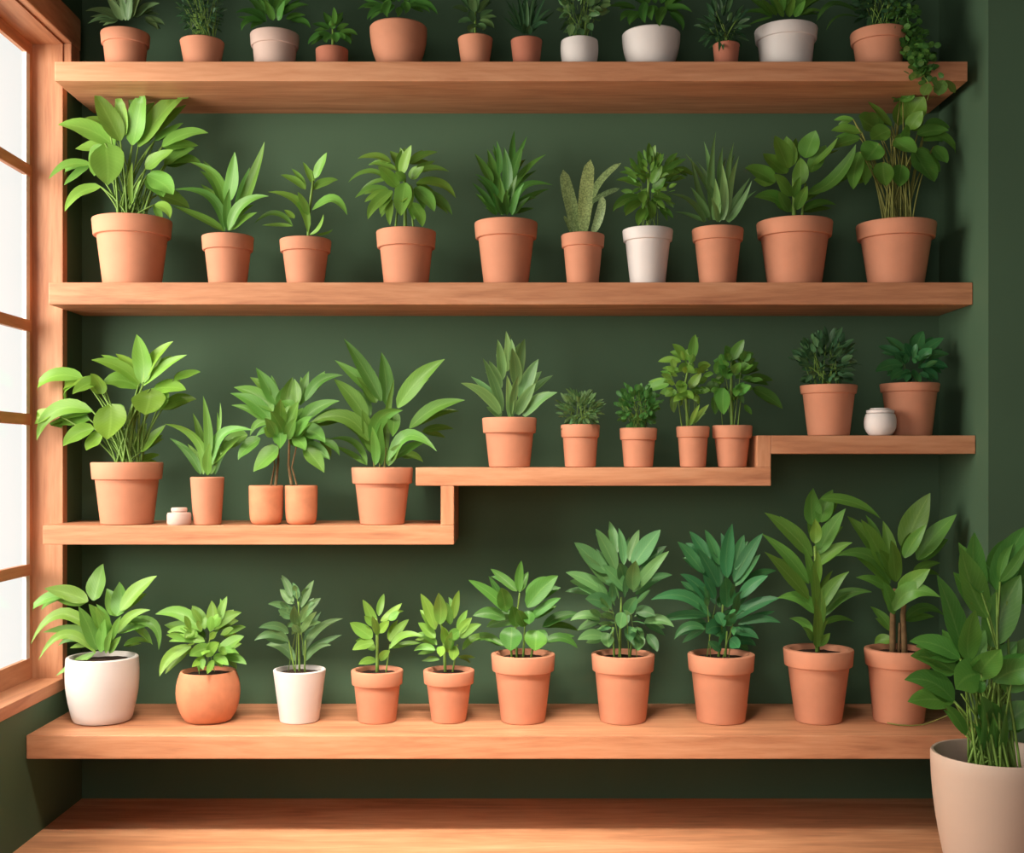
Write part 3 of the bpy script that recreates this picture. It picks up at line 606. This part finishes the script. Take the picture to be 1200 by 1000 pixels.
plant(6, 1053, 760, 78, 58, 'rim', T1, 'terracotta pot with twin brown trunks on bottom shelf, partly hidden by the big planter', [
 (1070,672,1102,660,10,.1),(1045,750,1025,755,12,.2),(1047,740,1020,711,12,.06),(1060,727,1107,722,11,.25),(1032,652,993,605,18),(1060,645,1090,578,28),(1075,656,1121,603,20,.05),(1045,695,1003,677,12,.12),(1042,672,1009,609,22),(1043,684,978,652,16,.25),(1060,654,1085,615,15),(1050,682,1044,633,19),(1048,720,1035,682,18,.05),(1055,695,1090,667,20,.06),(1048,716,1102,700,20,.35)],
 'g', rimh=20, trunk=[(8,(1046,768),(1046,720),(1049,690)),(8,(1060,768),(1058,720),(1062,690)),(4,(1053,768),(1054,730))], stalks=M_TRUNK, fill=0.8, shape=(.6,.95), extra=tendril)

# ---- big planter on the floor, front right
def blades(F, st, Y0, sc, c0):
    for i in range(12):
        a = P(1150+R.uniform(-18, 26), 886, Y0+R.uniform(-.03, .03)); a.z = zof(892, sc)
        b = P(1150+R.uniform(-34, 46), R.uniform(790, 835), Y0+R.uniform(-.05, .05))
        tube(st, bez(a, (a+b)/2+Vector((R.uniform(-.004, .004), 0, .01)), b, 8), R.uniform(.0022, .0034), .0016, 6)
def bigplant():
    sc = 1.16
    Y0 = s2y(sc)
    return plant(None, 1166, 882, 144, 92, 'egg2', M_BIG, 'large beige planter of tall glossy leaves standing on the floor at the right', [
     (1160,765,1185,712,20),(1128,785,1104,738,22),(1150,695,1142,624,26),(1168,692,1203,617,28,.04),(1180,705,1216,658,24),(1172,682,1206,632,10,-.05),(1145,790,1112,760,20,.1),(1175,800,1212,745,22),(1157,724,1127,642,32,-.02),(1162,758,1196,674,32),(1130,768,1098,674,24),(1160,795,1192,752,22),(1125,772,1066,752,19,.12),(1120,788,1067,769,20,.12),
     (1136,775,1143,715,25),(1118,822,1060,797,22,.18),(1175,855,1216,826,26,.1),(1180,812,1212,785,24,.1),(1132,862,1106,826,12,.08),(1160,885,1164,840,10),(1150,885,1152,828,8),(1172,885,1178,835,9),(1160,852,1150,816,18),(1145,798,1173,761,26,.05),(1166,800,1217,782,28,.12),(1149,790,1120,808,30,.12)],
     'n', name='floor_planter', z0=.0, Y0=Y0, pet=2.4, wmul=1.18, shape=(.6,.9), fill=1.5, group='planters on the floor', extra=blades, stem=(1160,886), depth=(.07,-.09), soil=.84)
bigplant()

# ---- little jars
def jar(name, label, s, cx, py0, py1, w, z, mat, kind):
    Y0 = s2y(s); r = w/2*PX/s; x = xof(cx, s); h = (py1-py0)*PX/s
    t = thing(name, label, 'jar', (x, Y0, z))
    if kind == 'low':
        prof = [(0, 0), (r*.9, 0), (r, h*.10), (r, h*.58), (r*.94, h*.70), (r*.62, h*.72), (r*.62, h*.76), (0, h*.76)]
        lid = [(0, h*.76), (r*.60, h*.76), (r*.66, h*.80), (r*.66, h*.94), (r*.60, h), (0, h)]
    else:
        prof = [(0, 0), (r*.62, 0), (r*.72, h*.03)]+[(r*(.72+.28*math.sin(a)), h*(.03+.62*q)) for q, a in ((.2,.6),(.4,1.1),(.6,1.45),(.8,1.57))]+[(r*.97, h*.66), (r*.90, h*.78), (r*.84, h*.80), (0, h*.80)]
        lid = [(0, h*.80), (r*.78, h*.80), (r*.86, h*.83), (r*.86, h*.92), (r*.66, h*.95), (r*.60, h), (0, h)]
    bm = lathe(bmesh.new(), [(a, z+b) for a, b in prof], (x, Y0), 36); bmesh.ops.recalc_face_normals(bm, faces=bm.faces)
    smoothpot(obj('jar_body', bm, mat, t))
    bm = lathe(bmesh.new(), [(a, z+b) for a, b in lid], (x, Y0), 36); bmesh.ops.recalc_face_normals(bm, faces=bm.faces)
    smoothpot(obj('lid', bm, mat, t))
jar('lidded_jar', 'tiny squat pale jar with flat lid, beside the slim cup on the stepped shelf', .968, 210, 595, 615, 28, Z3+.0004, M_PINK, 'low')
jar('lidded_jar', 'small round whitish jar with a lid, between two terracotta pots on the upper step', .968, 1031.5, 477, 509, 37, Z3r+.0004, M_WHITE, 'round')

# ------------------------------------------------------------------ light
w = bpy.data.worlds.new('daylight'); S.world = w; w.use_nodes = True
nt = w.node_tree; bg = nt.nodes['Background']
tc = N(nt, 'ShaderNodeTexCoord'); sp = N(nt, 'ShaderNodeSeparateXYZ'); nt.links.new(tc.outputs['Generated'], sp.inputs[0])
r = ramp(nt, [(.0, (1.0,.985,.96)), (.28, (1.0,.985,.96)), (.52, (.11,.10,.09)), (1, (.08,.08,.076))])
mr = N(nt, 'ShaderNodeMapRange'); mr.inputs[1].default_value = -1; mr.inputs[2].default_value = 1
nt.links.new(sp.outputs[0], mr.inputs[0]); nt.links.new(mr.outputs[0], r.inputs[0])
nt.links.new(r.outputs[0], bg.inputs[0]); bg.inputs[1].default_value = 1.22
def area(name, loc, target, sx, sy, power, col):
    l = bpy.data.lights.new(name, 'AREA'); l.shape = 'RECTANGLE'; l.size = sx; l.size_y = sy; l.energy = power; l.color = col
    o = bpy.data.objects.new(name, l); COL.objects.link(o); o.location = loc
    o.rotation_euler = (Vector(target)-Vector(loc)).to_track_quat('-Z', 'Y').to_euler()
    return o
area('daylight_through_window', (-2.2, -.95, 1.5), (.2, .2, 1.0), 1.7, 1.5, 126, (1, .93, .83))
cl = area('ceiling_lamp', (-.3, -1.12, 2.28), (-.2, -.06, 0), 1.2, .2, 12, (1, .91, .78)); cl.data.spread = math.radians(50)
area('front_fill', (-.4, -2.95, 1.3), (.4, .3, .9), .9, .8, 10, (1, .92, .82))  # added soft fill from behind the camera, not a lamp of the room

cam = bpy.data.cameras.new('camera'); co = bpy.data.objects.new('camera', cam); COL.objects.link(co)
co.location = (0, -D, ZC); co.rotation_euler = (math.pi/2, 0, 0)
cam.lens = 42; cam.sensor_width = 36; cam.shift_y = 40/1200
S.camera = co
S.view_settings.view_transform = 'Standard'; S.view_settings.look = 'None'
S.view_settings.exposure = 0; S.view_settings.gamma = 1
S.view_settings.use_curve_mapping = False
